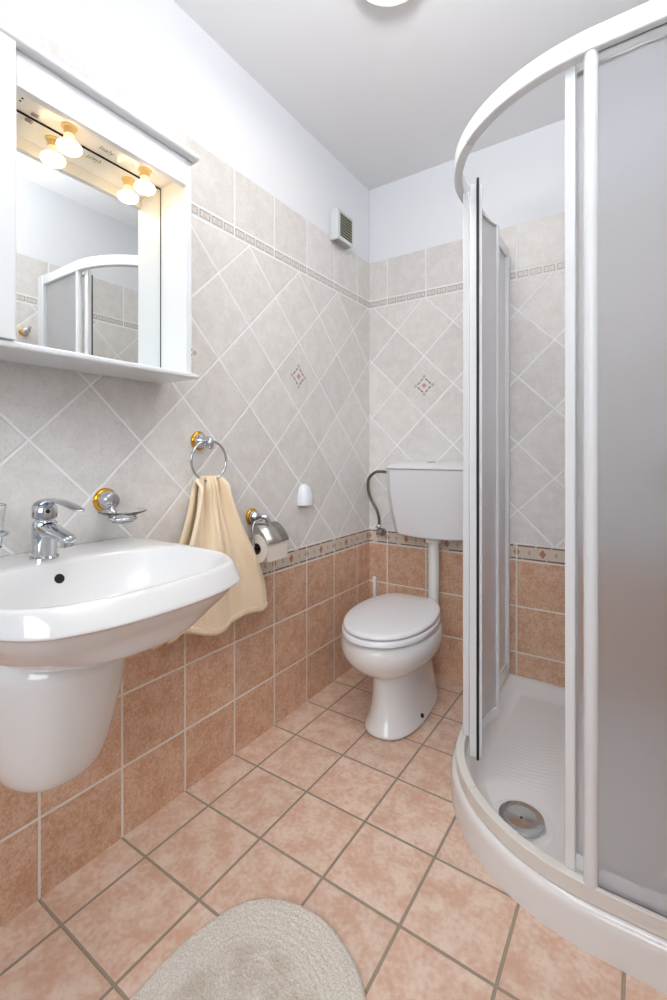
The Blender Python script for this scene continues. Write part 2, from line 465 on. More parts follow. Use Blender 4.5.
# ------------------------------------------------------------------ shower enclosure
enc = thing('shower_enclosure', 'curved corner shower enclosure with white rails and frosted panes, left door slid open', 'shower', (1.1, -0.5, 0.087))
def band(path_o, path_i, z0, z1):
    """closed strip between two plan paths"""
    rings = []
    for (ox, oy), (ix, iy) in zip(path_o, path_i):
        rings.append([(ox, oy, z0), (ox, oy, z1), (ix, iy, z1), (ix, iy, z0)])
    return loft(rings)
def arcpts(R, a0, a1, n=30):
    return [(CX - R * math.cos(math.radians(a0 + (a1 - a0) * i / n)), CY - R * math.sin(math.radians(a0 + (a1 - a0) * i / n))) for i in range(n + 1)]
def half(R, side):
    if side == 0: return [(CX - R, -0.004), (CX - R, CY)] + arcpts(R, 2, 40.9)
    return arcpts(R, 41.2, 90) + [(RX - 0.056, CY - R)]
for s in (0, 1):
    obj('top_rail', band(half(0.412, s), half(0.387, s), 1.825, 1.870), M['alu'], enc, bevel=0.003, angle=30)
    obj('bottom_track', band(half(0.406, s), half(0.382, s), 0.0885, 0.124), M['cream'], enc, bevel=0.002, angle=30)
def post(cx, cy, ang, wd, dp, z0, z1, rnd=0.004):
    c, s = math.cos(ang), math.sin(ang); out = []
    for (a, b) in ((-wd, -dp), (wd, -dp), (wd, dp), (-wd, dp)):
        out.append((cx + (a * c - b * s) / 2, cy + (a * s + b * c) / 2))
    return prism(out, z0, z1)
# fixed panes: left one runs back to the wall, the other one to the right wall
fl = obj('fixed_pane', box(CX - 0.397, CX - 0.393, -0.565, -0.015, 0.124, 1.825), M['frost2'], enc, smooth=False, label='frosted pane beside the cistern')
obj('pane_post', post(CX - 0.3800, -0.574, 0, 0.022, 0.026, 0.124, 1.825), M['alu'], fl, bevel=0.004, seg=3)
obj('wall_profile', box(CX - 0.408, CX - 0.380, -0.030, -0.003, 0.124, 1.825), M['alu'], fl, bevel=0.003)
obj('foot_rail', box(CX - 0.403, CX - 0.387, -0.56, -0.03, 0.124, 0.138), M['alu'], fl, bevel=0.002)
fr = obj('fixed_pane', box(CX - 0.005, RX - 0.015, CY - 0.397, CY - 0.393, 0.124, 1.825), M['frost'], enc, smooth=False, label='frosted pane nearest the camera')
obj('pane_post', lathe((CX - 0.011, CY - 0.3965, 0.1235), (0, 0, 1), [(0, 0.0135), (1.7015, 0.0135)], 28), M['alu'], fr)
obj('wall_profile', box(RX - 0.055, RX - 0.001, CY - 0.414, CY - 0.380, 0.124, 1.872), M['alu'], fr, bevel=0.003)
# sliding doors: curved panes hung inside the fixed ones
def door(p0, p1, sag, label, paneM, inner=False):
    """p0 leading edge, p1 trailing edge, bulging by sag to the left of p0->p1"""
    a = Vector(p0); b = Vector(p1); ch = (b - a); L = ch.length; d = ch / L; nrm = Vector((-d.y, d.x))
    Rr = (L * L / 4 + sag * sag) / (2 * sag); c = (a + b) / 2 - nrm * (Rr - sag); ha = math.asin(L / 2 / Rr)
    def P(t, off=0.0):
        ang = -ha + 2 * ha * t
        return c + (nrm * math.cos(ang) + d * math.sin(ang)) * (Rr + off)
    def strip(t0, t1, o0, o1, z0, z1, n=24):
        A = [tuple(P(t0 + (t1 - t0) * i / n, o1)) for i in range(n + 1)]; B = [tuple(P(t0 + (t1 - t0) * i / n, o0)) for i in range(n + 1)]
        return band(A, B, z0, z1)
    z0, z1 = (0.128, 1.812) if inner else (0.128, 1.772)
    pane = obj('sliding_door', strip(0.02, 0.98, -0.002, 0.002, z0 + 0.01, z1), paneM, enc, label=label, angle=30)
    obj('stile', strip(0.0, 0.075, -0.016 if inner else -0.013, 0.010 if inner else 0.022, z0 - 0.004, z1 + 0.020, 4), M['alu'], pane, bevel=0.002)
    obj('stile', strip(0.955, 1.0, -0.007, 0.007, z0, z1), M['alu'], pane, bevel=0.002)
    obj('bottom_rail', strip(0.06, 0.97, -0.007, 0.007, z0, z0 + 0.030), M['alu'], pane, bevel=0.002, angle=30)
    obj('top_edge', strip(0.06, 0.97, -0.004, 0.004, z1 - 0.004, z1 + 0.002), M['satin'], pane, angle=30)
    g = obj('gasket', strip(-0.006, 0.002, 0.003, 0.009, z0, z1, 3) if inner else strip(-0.022, 0.002, -0.0035, 0.0035, z0 - 0.010, z1 + 0.034, 3), M['gasket'], pane, label='black magnetic seal')
    return pane
door((0.735, -0.668), (0.728, -0.415), 0.024, 'frosted curved door slid open towards the cistern', M['frost2'])
door((0.998, -0.903), (1.262, -0.898), -0.020, 'frosted curved door slid behind the nearest pane', M['frost'], True)

# ------------------------------------------------------------------ washbasin and half pedestal
BY = -1.53
basin = thing('washbasin', 'white ceramic washbasin mounted on the left wall under the mirror cabinet', 'sink', (0.25, BY, 0.64))
HALF = [(0.0, 0.222), (0.03, 0.229), (0.11, 0.233), (0.21, 0.234), (0.33, 0.231), (0.40, 0.212), (0.443, 0.181), (0.461, 0.145), (0.473, 0.10), (0.479, 0.05), (0.481, 0.0)]
def outline(N=96):
    """right half of the rim from the wall to the middle of the front, mirrored"""
    p = spline([(x, v, 0) for x, v in HALF], 12); full = [(q.x, q.y) for q in p] + [(q.x, -q.y) for q in reversed(p[:-1])]
    # same polar angles as the other rings so that the loft runs straight
    out = []
    for i in range(N):
        t = 2 * math.pi * i / N; c, s_ = math.cos(t), math.sin(t); best = None
        pts = full + [full[0]]
        for (x0, y0), (x1, y1) in zip(pts, pts[1:]):
            x0 -= 0.27; x1 -= 0.27; dx, dy = x1 - x0, y1 - y0; den = c * dy - s_ * dx
            if abs(den) < 1e-12: continue
            r = (x0 * dy - y0 * dx) / den; u = (x0 * s_ - y0 * c) / den
            if r > 0 and -1e-6 <= u <= 1 + 1e-6: best = r
        out.append((0.27 + c * best, s_ * best))
    return out
OUT = outline()
def bo(z, off=0.0, foff=0.0, k=1.0):
    """rim outline grown by off at the sides and foff at the front"""
    r = []
    for x, v in OUT:
        f = max(0.0, (x - 0.27) / 0.21)
        r.append((max(0.002, 0.27 + (x - 0.27) * k + foff * f * f), BY + v * k * (1 + off / 0.234), z))
    return r
def bi(z, k, dx=0.0, N=96):
    return [(x + dx, y, z) for x, y in superell(0.300, BY, 0.148 * k, 0.222 * k, 2.8, N, 0.166 * k)]
def under(z, a, b, c, N=96):
    return [(max(x, 0.002), y, z) for x, y in superell(c, BY, a, b, 2.3, N)]
RB = [under(0.630, 0.12, 0.10, 0.12), under(0.640, 0.17, 0.135, 0.172), under(0.658, 0.20, 0.165, 0.205), under(0.680, 0.225, 0.188, 0.227),
      bo(0.703, -0.040, -0.030, 0.985), bo(0.726, -0.018, -0.006), bo(0.745, -0.006, 0.009), bo(0.7500, -0.002, 0.015), bo(0.7525, 0.005, 0.0225), bo(0.754, 0.0062, 0.024), bo(0.7565, 0.006, 0.0232), bo(0.760, 0.0055, 0.021), bo(0.772, 0.003, 0.013), bo(0.784, 0.0, 0.004), bo(0.7885, -0.002, -0.001), bo(0.7905, -0.006, -0.006),
      bi(0.7898, 1.0), bi(0.787, 0.98), bi(0.780, 0.96), bi(0.762, 0.915), bi(0.735, 0.84), bi(0.705, 0.72), bi(0.688, 0.55), bi(0.680, 0.3), bi(0.678, 0.1)]
obj('bowl', loft(RB), M['ceramic'], basin, sub=1)
obj('overflow_hole', lathe((0.1668, -1.554, 0.757), (1, 0.0, 0.45), [(-0.002, 0.0095), (0.0012, 0.0095), (0.0014, 0.0085)], 24), M['black'], basin, label='dark round overflow hole')
obj('waste_plug', lathe((0.313, BY, 0.677), (0, 0, 1), [(0, 0.024), (0.003, 0.024), (0.005, 0.018), (0.0055, 0.0)], 28), M['chrome'], basin)

def ped(z, b, f, N=64):
    out = []
    for i in range(N):
        t = 2 * math.pi * i / N; c, s = math.cos(t), math.sin(t); n = 2.4
        k = (abs(c) ** n + abs(s) ** n) ** (-1 / n)
        out.append((max(0.002, (0.04 + c * k * (f - 0.04)) if c > 0 else 0.04 + c * k * 0.05), BY + s * k * b, z))
    return out
hp = obj('half_pedestal', loft([ped(0.318, 0.03, 0.08), ped(0.321, 0.055, 0.12), ped(0.330, 0.076, 0.155), ped(0.350, 0.094, 0.178), ped(0.385, 0.108, 0.198), ped(0.44, 0.120, 0.216),
                                ped(0.53, 0.134, 0.24), ped(0.58, 0.140, 0.25), ped(0.6298, 0.142, 0.262)]), M['ceramic'], sub=1)
tag(hp, 'white ceramic half pedestal hanging on the wall beneath the washbasin', 'pedestal')

# ------------------------------------------------------------------ basin tap
FX, FYY = 0.100, -1.552
tap = thing('basin_mixer_tap', 'chrome single lever mixer tap on the back of the washbasin', 'tap', (FX, FYY, 0.79))
obj('body', lathe((FX, FYY, 0.7895), (0.03, 0, 1), [(0, 0.0265), (0.004, 0.0265), (0.007, 0.0235), (0.03, 0.0225), (0.062, 0.0235), (0.074, 0.0225), (0.080, 0.018)], 40), M['chrome'], tap)
def oval_tube(path, ws, hs, n=20):
    P = [Vector(p) for p in path]; R = []
    for i, p in enumerate(P):
        a = (P[min(i + 1, len(P) - 1)] - P[max(i - 1, 0)]).normalized(); u = Vector((0, 1, 0)); v = a.cross(u).normalized()
        R.append([p + u * math.cos(2 * math.pi * k / n) * ws[i] + v * math.sin(2 * math.pi * k / n) * hs[i] for k in range(n)])
    return loft(R)
sp = obj('spout', oval_tube([(FX - 0.012, FYY, 0.850), (FX + 0.015, FYY, 0.850), (FX + 0.04, FYY, 0.848), (FX + 0.068, FYY, 0.845), (FX + 0.098, FYY, 0.839), (FX + 0.110, FYY, 0.836)],
                       [0.021, 0.022, 0.020, 0.0175, 0.016, 0.012], [0.018, 0.018, 0.014, 0.011, 0.010, 0.007]), M['chrome'], tap, sub=1)
obj('aerator', lathe((FX + 0.094, FYY, 0.834), (0.15, 0, -1), [(0, 0.0115), (0.011, 0.0115), (0.012, 0.010), (0.010, 0.0085), (0.010, 0.0)], 28), M['chrome'], sp)
lv = obj('lever', oval_tube([(FX - 0.020, FYY, 0.888), (FX - 0.012, FYY, 0.895), (FX + 0.005, FYY, 0.906), (FX + 0.03, FYY, 0.912), (FX + 0.06, FYY, 0.912), (FX + 0.10, FYY, 0.907), (FX + 0.136, FYY, 0.899), (FX + 0.148, FYY, 0.896)],
                       [0.016, 0.021, 0.021, 0.017, 0.014, 0.013, 0.012, 0.008], [0.012, 0.012, 0.009, 0.005, 0.004, 0.004, 0.0035, 0.0025]), M['chrome'], tap, sub=1)
obj('lever_cap', lathe((FX + 0.0015, FYY, 0.872), (0.06, 0, 1), [(0, 0.0205), (0.003, 0.0235), (0.012, 0.0235), (0.024, 0.022), (0.031, 0.016), (0.033, 0.006)], 36), M['chrome'], tap)
obj('temperature_dot', lathe((FX + 0.0225, FYY - 0.004, 0.888), (1, -0.15, 0.05), [(0, 0.004), (0.003, 0.004), (0.0035, 0.003)], 14), M['gasket'], tap)

# ------------------------------------------------------------------ mirror cabinet
cab = thing('mirror_cabinet', 'white mirror cabinet with lit canopy and shelf board on the left wall', 'cabinet', (0.0, -1.42, 1.204))
obj('back_board', box(0.001, 0.031, -1.95, -1.229, 1.2165, 1.775), M['cabinet'], cab, smooth=False)
mir = obj('mirror', box(0.0315, 0.037, -1.6203, -1.2305, 1.2168, 1.7270), M['mirror'], cab, smooth=False, label='mirror pane')
obj('mirror_shadow_gap', join(box(0.0312, 0.0378, -1.6203, -1.2285, 1.7272, 1.7318), box(0.0312, 0.0378, -1.2303, -1.2284, 1.2168, 1.7272)), M['black'], mir, smooth=False)  # black strips put in as the shadow gap under the canopy and beside the panel
obj('side_panel', box(0.001, 0.143, -1.2282, -1.2105, 1.2165, 1.775), M['cabinet'], cab, bevel=0.0015)
obj('shelf_board', box(0.001, 0.158, -1.96, -1.199, 1.2035, 1.2165), M['cabinet'], cab, bevel=0.004, seg=3)
obj('fascia', box(0.127, 0.1445, -1.6203, -1.2285, 1.7055, 1.775), M['cabinet'], cab, bevel=0.0012)
can = obj('canopy_board', box(0.031, 0.127, -1.6203, -1.2285, 1.732, 1.748), M['cabinet'], cab, bevel=0.001)
def cornice():
    prof = [(0.001, 1.7755), (0.155, 1.7755), (0.1605, 1.777), (0.1635, 1.7805), (0.1645, 1.786), (0.1635, 1.7915), (0.1600, 1.7955), (0.153, 1.7975), (0.001, 1.7975)]
    return loft([[(x, y, z) for x, z in prof] for y in (-1.965, -1.2025)])
obj('cornice', cornice(), M['cabinet'], cab, bevel=0.001)
dr = obj('door', box(0.146, 0.163, -1.95, -1.628, 1.2175, 1.7745), M['cabinet'], cab, bevel=0.002)
obj('side_panel', box(0.038, 0.145, -1.636, -1.6205, 1.2165, 1.775), M['cabinet'], cab, bevel=0.001)
obj('side_panel', box(0.001, 0.145, -1.952, -1.937, 1.2165, 1.775), M['cabinet'], cab, bevel=0.001)
for by in (-1.489, -1.302):
    bx = 0.074
    sk = obj('lamp_socket', lathe((bx, by, 1.7322), (0, 0, -1), [(0, 0.0165), (0.002, 0.0165), (0.004, 0.0120), (0.014, 0.0112), (0.018, 0.010)], 28), M['socket'], can)
    bl_ = obj('bulb', lathe((bx, by, 1.7150), (0, 0, -1), [(0.0215, 0.0215), (0.024, 0.0245), (0.028, 0.0256), (0.032, 0.0250), (0.036, 0.0215), (0.039, 0.014), (0.040, 0.0)], 32), M['bulb'], can,
        label='lit frosted reflector bulb')
    obj('bulb_neck', lathe((bx, by, 1.7150), (0, 0, -1), [(0, 0.010), (0.008, 0.0115), (0.016, 0.016), (0.0215, 0.0216)], 32), M['bulb_neck'], bl_)
so = obj('power_socket', join(box(0.062, 0.097, -1.604, -1.566, 1.729, 1.7325)), M['cabinet'], can, bevel=0.001)
for (px, py) in ((0.073, -1.586), (0.084, -1.586)):
    obj('socket_hole', lathe((px, py, 1.7292), (0, 0, -1), [(0, 0.0024), (0.0006, 0.0024)], 12), M['black'], so)
obj('rocker_switch', box(0.047, 0.056, -1.556, -1.542, 1.7285, 1.7325), M['satin'], can, bevel=0.001)
# faint green print on the underside of the canopy
cu = bpy.data.curves.new('print', 'FONT'); cu.body = 'Italy'; cu.size = 0.022; cu.extrude = 0.0001; cu.align_x = 'CENTER'; cu.align_y = 'CENTER'
to = bpy.data.objects.new('tmp', cu); COL.objects.link(to)
bpy.context.view_layer.update()
tm = bpy.data.meshes.new_from_object(to.evaluated_get(bpy.context.evaluated_depsgraph_get()))
tv = []
for v in tm.vertices:                     # reads from below, running along the wall
    tv.append((0.066 + v.co.y, -1.398 + v.co.x, 1.7316 - v.co.z))
tf = [tuple(p.vertices) for p in tm.polygons]
bpy.data.objects.remove(to)
obj('printed_rating', (tv, tf), M['green_ink'], can, smooth=False, label='small green printed lettering')

# ------------------------------------------------------------------ bathroom fittings on the left wall
def rosette(parent, x, y, z, r, d=1, big=False):
    g = obj('rosette', lathe((x, y, z), (d, 0, 0), [(0.001, r * 1.05), (0.005, r * 1.05), (0.009, r * 0.96), (0.011, r * 0.82), (0.011, r * 0.4)], 40), M['gold'], parent, label='brass wall rosette')
    obj('rosette_cap', lathe((x, y, z), (d, 0, 0), [(0.010, r * 0.80), (0.014, r * 0.80), (0.020, r * 0.72), (0.026, r * 0.55), (0.030, r * 0.42), (0.034, r * 0.36)] if not big else
                             [(0.010, r * 0.82), (0.016, r * 0.84), (0.030, r * 0.74), (0.036, r * 0.66), (0.038, r * 0.55)], 40), M['chrome'], g)
    return g
# towel ring
ry, rz = -1.070, 1.046
tr = thing('towel_ring', 'chrome towel ring on a brass rosette, right of the mirror cabinet', 'towel ring', (0, ry, rz))
rosette(tr, 0, ry, rz, 0.028)
obj('ring_arm', tube(spline([(0.028, ry, rz), (0.040, ry, rz + 0.003), (0.052, ry, rz), (0.054, ry, rz - 0.012), (0.048, ry, rz - 0.020)], 6), 0.0105, 16), M['chrome'], tr)
rc = (0.045, -1.066, 0.985); rr = 0.061
ring_pts = [(rc[0], rc[1] + rr * math.sin(a) * 1.10, rc[2] + rr * math.cos(a)) for a in [2 * math.pi * i / 64 for i in range(64)]]
obj('ring', tube(ring_pts, 0.0042, 14, closed=True), M['chrome'], tr)

# towel
def cloth(spec, ns=60, nt=50, thick=0.004):
    V = []; F = []
    for j in range(nt + 1):
        for i in range(ns + 1): V.append(spec(i / ns, j / nt))
    for j in range(nt):
        for i in range(ns):
            a = j * (ns + 1) + i; F.append((a, a + 1, a + ns + 2, a + ns + 1))
    return V, F
def lerp(a, b, t): return a + (b - a) * t
def sm(t): return t * t * (3 - 2 * t)
tz = 0.930
def front_layer(s, t):
    e = sm(min(t / 0.9, 1)) * 0.75 + t * 0.25
    y0 = lerp(-1.119, -1.004, s); y1 = lerp(-1.235, -0.830, s)
    y = lerp(y0, y1, e)
    zt = tz + 0.010 * math.sin(math.pi * s) ** 0.5 - 0.006 * math.cos(2 * math.pi * s * 2) * 0.5
    zb = 0.492 - 0.022 * math.sin(math.pi * min(1, (1 - s) * 1.15)) + 0.010 * math.sin(s * 11)
    z = lerp(zt, zb, t)
    amp = 0.026 * (1 - 0.62 * t)
    f = math.sin(2 * math.pi * (s * 2.3 + 0.12) + 0.6 * t) * 0.6 + math.sin(2 * math.pi * s * 4.7 + 1.0 - t) * 0.42 * (1 - 0.3 * t) + math.sin(2 * math.pi * s * 8.3 - 1.5 * t) * 0.14
    dip = -0.022 * math.exp(-((s - 0.46) / 0.05) ** 2) * (1 - sm(min(1, t / 0.75)))
    x = 0.052 + 0.016 * sm(min(t * 2, 1)) + amp * f + dip
    if t < 0.06: x = lerp(0.046, x, sm(t / 0.06))
    return (max(x, 0.018), y, z)
def back_layer(s, t):
    e = sm(t)
    y = lerp(lerp(-1.119, -1.004, s), lerp(-1.245, -0.88, s), e)
    z = lerp(tz + 0.010 * math.sin(math.pi * s) ** 0.5, 0.470 + 0.010 * math.sin(s * 7), t)
    x = 0.026 + 0.009 * math.sin(2 * math.pi * s * 2.3 + 0.4) * (1 - 0.5 * t) - 0.005 * t
    if t < 0.06: x = lerp(0.046, x, sm(t / 0.06))
    return (max(x, 0.008), y, z)
tw = tag(bpy.data.objects.new('hand_towel', None), 'apricot terry hand towel hanging folded through the chrome towel ring', 'towel'); COL.objects.link(tw); tw.location = (0.04, -1.06, 0.93)
a = obj('front_fall', cloth(front_layer), M['towel'], tw, label='front half of the towel')
b = obj('back_fall', cloth(back_layer), M['towel'], tw, label='back half of the towel behind the ring')
for o in (a, b):
    m = o.modifiers.new('sol', 'SOLIDIFY'); m.thickness = 0.006; m.offset = 0
    m = o.modifiers.new('sub', 'SUBSURF'); m.levels = 1; m.render_levels = 1
# hem bands
hem = []
def hem_spec(s, t):
    x, y, z = front_layer(s, 0.955 + 0.035 * t); return (x + 0.0038, y, z)
o = obj('hem', cloth(hem_spec, 60, 4), M['towel'], a); m = o.modifiers.new('sol', 'SOLIDIFY'); m.thickness = 0.003

# toilet paper holder and roll
py_, pz_ = -0.838, 0.787
th = thing('toilet_paper_holder', 'chrome toilet paper holder with cover flap on a brass rosette', 'toilet paper holder', (0, py_, pz_))
rosette(th, 0, py_, pz_, 0.028)
obj('holder_arm', tube(spline([(0.028, py_, pz_), (0.045, py_ + 0.004, pz_ + 0.004), (0.060, py_ + 0.012, pz_ - 0.002), (0.066, py_ + 0.018, pz_ - 0.018)], 6), [0.010] * 6 + [0.0095] * 6 + [0.009] * 6 + [0.0085], 16), M['chrome'], th)
obj('roll_bar', tube(spline([(0.050, py_ - 0.002, pz_ - 0.006), (0.050, py_ - 0.034, pz_ - 0.010), (0.052, py_ - 0.048, pz_ - 0.030), (0.058, py_ - 0.050, pz_ - 0.085), (0.062, py_ - 0.046, 0.688), (0.062, py_ + 0.07, 0.688)], 6), 0.0036, 10), M['chrome'], th)
def flap():
    out = []
    prof = [(0.030, 0.765), (0.052, 0.766), (0.072, 0.758), (0.090, 0.742), (0.106, 0.722), (0.112, 0.708)]
    pr = spline([(x, 0, z) for x, z in prof], 5)
    A = [[(p.x, y, p.z) for p in pr] for y in (py_ - 0.040, py_ + 0.070)]
    return loft(A, (False, False), closed=False)
fo = obj('cover_flap', flap(), M['satin'], th); m = fo.modifiers.new('s', 'SOLIDIFY'); m.thickness = 0.0016
rl = thing('toilet_paper_roll', 'half used white toilet paper roll under the chrome cover flap', 'toilet paper', (0.062, -0.83, 0.688))
RL = 0.047
obj('paper', lathe((0.062, py_ - 0.040, 0.688), (0, 1, 0), [(0, 0.019), (0.0, RL - 0.001), (0.001, RL), (0.103, RL), (0.104, RL - 0.001), (0.104, 0.019)], 48, (False, False)), M['paper'], rl)
obj('cardboard_core', lathe((0.062, py_ - 0.040, 0.688), (0, 1, 0), [(0.0005, 0.0192), (0.1035, 0.0192), (0.1035, 0.0178), (0.0005, 0.0178), (0.0005, 0.0192)], 40, (False, False)), M['card'], rl)
obj('loose_sheet', join(([(0.1095, y, z) for z in (0.690, 0.648) for y in (py_ - 0.040, py_ + 0.064)] + [(0.1085, y, z) for z in (0.690, 0.648) for y in (py_ - 0.040, py_ + 0.064)],
                    [(0, 1, 3, 2), (4, 6, 7, 5), (0, 4, 5, 1), (2, 3, 7, 6), (0, 2, 6, 4), (1, 5, 7, 3)])), M['paper'], rl, smooth=False)

# soap dish
sy, sz = -1.366, 0.889
sd = thing('soap_dish', 'clear glass soap dish on a brass and chrome wall mount, right of the tap', 'soap dish', (0, sy, sz))
rosette(sd, 0, sy, sz, 0.029, big=True)
sc = (0.080, sy, 0.858)
obj('support_arm', tube(spline([(0.030, sy, sz - 0.006), (0.036, sy, sz - 0.026), (0.046, sy, sz - 0.036), (0.056, sy, sz - 0.038)], 5), 0.006, 14), M['chrome'], sd)
obj('support_ring', tube([(sc[0] + 0.030 * math.cos(q), sc[1] + 0.030 * math.sin(q), 0.849) for q in [2 * math.pi * i / 40 for i in range(40)]], 0.0045, 12, closed=True), M['chrome'], sd)
obj('glass_dish', lathe((sc[0], sc[1], 0.838), (0, 0, 1), [(0, 0.020), (0.002, 0.024), (0.016, 0.029), (0.020, 0.036), (0.0255, 0.050), (0.028, 0.054), (0.0295, 0.054), (0.028, 0.049), (0.023, 0.034), (0.018, 0.026), (0.006, 0.020), (0.004, 0.0)], 56), M['glass'], sd, label='clear glass dish')

# tumbler on its holder, at the left edge of the view
ty = -1.652; th2 = thing('tumbler_holder', 'chrome ring tumbler holder on a brass rosette, left of the tap', 'tumbler holder', (0, ty, 0.889))
rosette(th2, 0, ty, 0.889, 0.026, big=True)
obj('support_ring', tube([(0.080 + 0.0375 * math.cos(q), ty + 0.0375 * math.sin(q), 0.850) for q in [2 * math.pi * i / 40 for i in range(40)]], 0.004, 12, closed=True), M['chrome'], th2)
obj('support_arm', tube(spline([(0.030, ty, 0.883), (0.034, ty, 0.866), (0.040, ty, 0.853), (0.044, ty, 0.850)], 5), 0.006, 14), M['chrome'], th2)
gl = obj('glass_tumbler', lathe((0.080, ty, 0.822), (0, 0, 1), [(0, 0.028), (0.002, 0.030), (0.05, 0.033), (0.084, 0.0365), (0.085, 0.0355), (0.05, 0.0305), (0.006, 0.0275), (0.005, 0.0)], 48), M['glass'])
tag(gl, 'clear glass tumbler standing in the ring holder left of the tap', 'tumbler')

# white plastic hook cover
def hookshape():
    R = []
    for (z, w_, d_) in ((0.800, 0.033, 0.028), (0.802, 0.036, 0.036), (0.815, 0.0365, 0.038), (0.840, 0.035, 0.036), (0.858, 0.031, 0.031), (0.872, 0.024, 0.025), (0.881, 0.015, 0.017), (0.885, 0.004, 0.006)):
        r = [(0.001, -0.545 + w_, z)]
        for i in range(17):
            q = math.pi * i / 16; n = 2.8; c, s_ = math.cos(q), math.sin(q); k = (abs(c) ** n + abs(s_) ** n) ** (-1 / n)
            r.append((0.002 + d_ * s_ * k, -0.545 + w_ * c * k, z))
        r.append((0.001, -0.545 - w_, z)); R.append(r)
    return loft(R)
hk = thing('wall_hook', 'small white rounded plastic hook on the tiles right of the paper holder', 'hook', (0, -0.545, 0.80))
obj('cover', hookshape(), M['white_plastic'], hk, angle=50)
obj('opening', box(0.004, 0.026, -0.570, -0.520, 0.7985, 0.8005), M['fan_dark'], hk, smooth=False)

# extractor fan
fan = thing('extractor_fan', 'small white square extractor fan high on the left wall near the corner', 'fan', (0, -0.29, 1.94))
fy0, fy1, fz0, fz1, fx = -0.351, -0.227, 1.942, 2.073, 0.042
obj('housing', join(box(0.0, fx - 0.003, fy0, fy1, fz0, fz1), box(fx - 0.003, fx, fy0, fy0 + 0.018, fz0, fz1), box(fx - 0.003, fx, fy1 - 0.008, fy1, fz0, fz1),
                    box(fx - 0.003, fx, fy0 + 0.018, fy1 - 0.008, fz0, fz0 + 0.016), box(fx - 0.003, fx, fy0 + 0.018, fy1 - 0.008, fz1 - 0.012, fz1)), M['fan'], fan, smooth=False)
gr = obj('grille', box(fx - 0.0029, fx - 0.0015, fy0 + 0.0185, fy1 - 0.0085, fz0 + 0.0165, fz1 - 0.0125), M['fan_dark'], fan, smooth=False, label='dark louvred grille')
for k in range(8):
    z = fz0 + 0.022 + k * 0.0122
    obj('louvre', ([(fx - 0.0012, fy0 + 0.019, z + 0.006), (fx - 0.0012, fy1 - 0.009, z + 0.006), (fx + 0.003, fy1 - 0.009, z), (fx + 0.003, fy0 + 0.019, z),
                    (fx - 0.0012, fy0 + 0.019, z + 0.0075), (fx - 0.0012, fy1 - 0.009, z + 0.0075), (fx + 0.003, fy1 - 0.009, z + 0.0018), (fx + 0.003, fy0 + 0.019, z + 0.0018)],
                   [(0, 1, 2, 3), (7, 6, 5, 4), (0, 4, 5, 1), (1, 5, 6, 2), (2, 6, 7, 3), (3, 7, 4, 0)]), M['fan_slat'], gr, smooth=False)
obj('base_vent', box(0.008, 0.034, fy0 + 0.012, fy1 - 0.012, fz0 - 0.003, fz0 + 0.0), M['satin'], fan, smooth=False)

# ------------------------------------------------------------------ toilet
A = math.radians(4.5)
wc = thing('toilet', 'white ceramic toilet with closed lid standing in the corner below the cistern', 'toilet', (0.303, -0.13, 0), rz=A)
def tring(z, hw, y0, y1, n=2.3, N=64, nb=None, dx=0.0):
    """local plan ring: front y0 (negative), back y1, half width hw, widest at 45 percent from the back"""
    c = y1 + (y0 - y1) * 0.46; out = []
    for i in range(N):
        t = 2 * math.pi * i / N; cc, ss = math.cos(t), math.sin(t); q = (nb or n) if ss > 0 else n
        k = (abs(cc) ** q + abs(ss) ** q) ** (-1 / q)
        out.append((dx + hw * cc * k, c + ss * k * ((y1 - c) if ss > 0 else (c - y0)), z))
    return out
TB = [tring(0.0, 0.113, -0.462, 0.03, 2.5, dx=0.026), tring(0.010, 0.112, -0.460, 0.03, 2.5, dx=0.026), tring(0.025, 0.104, -0.452, 0.03, 2.4, dx=0.026), tring(0.06, 0.094, -0.434, 0.03, 2.4, dx=0.026), tring(0.11, 0.088, -0.418, 0.03, 2.3, dx=0.023),
      tring(0.165, 0.085, -0.408, 0.02, 2.3, dx=0.018), tring(0.190, 0.088, -0.408, 0.02, 2.2, dx=0.014), tring(0.203, 0.106, -0.430, 0.01, 2.15, dx=0.010), tring(0.220, 0.136, -0.466, 0.0, 2.1, dx=0.005), tring(0.243, 0.160, -0.496, -0.005, 2.1),
      tring(0.270, 0.175, -0.518, -0.01, 2.1), tring(0.300, 0.181, -0.528, -0.01, 2.1), tring(0.330, 0.177, -0.524, -0.01, 2.1), tring(0.343, 0.166, -0.512, -0.014, 2.1), tring(0.345, 0.12, -0.45, -0.05, 2.1)]
obj('bowl', loft(TB), M['ceramic'], wc, sub=1, local=True)
def dring(z, hw, y0, y1, N=96):
    """lid outline: an ellipse cut straight across at the hinges"""
    c = y1 + (y0 - y1) * 0.48; bl = (y1 - c) * 1.12; out = []
    for i in range(N):
        t = 2 * math.pi * i / N; cc, ss = math.cos(t), math.sin(t); q = 2.12
        k = (abs(cc) ** q + abs(ss) ** q) ** (-1 / q)
        out.append((hw * cc * k, min(y1, c + ss * k * (bl if ss > 0 else (c - y0))), z))
    return out
def dome(y0, y1, hw, z0, z1, crown):
    return loft([dring(z0, hw * 0.975, y0 * 0.985, y1), dring(z0 + 0.003, hw, y0, y1), dring(z1 - 0.006, hw, y0, y1), dring(z1 - 0.001, hw * 0.98, y0 * 0.988, y1 - 0.003),
                 dring(z1 + crown * 0.2, hw * 0.93, y0 * 0.955, y1 - 0.012), dring(z1 + crown * 0.8, hw * 0.6, y0 * 0.76, y1 - 0.09), dring(z1 + crown, hw * 0.2, y0 * 0.5, y1 - 0.2)])
st = obj('seat', dome(-0.526, -0.020, 0.170, 0.3475, 0.3675, 0.0), M['lid'], wc, local=True, angle=60)
obj('lid', dome(-0.520, -0.012, 0.166, 0.3715, 0.3880, 0.006), M['lid'], wc, local=True, angle=60)
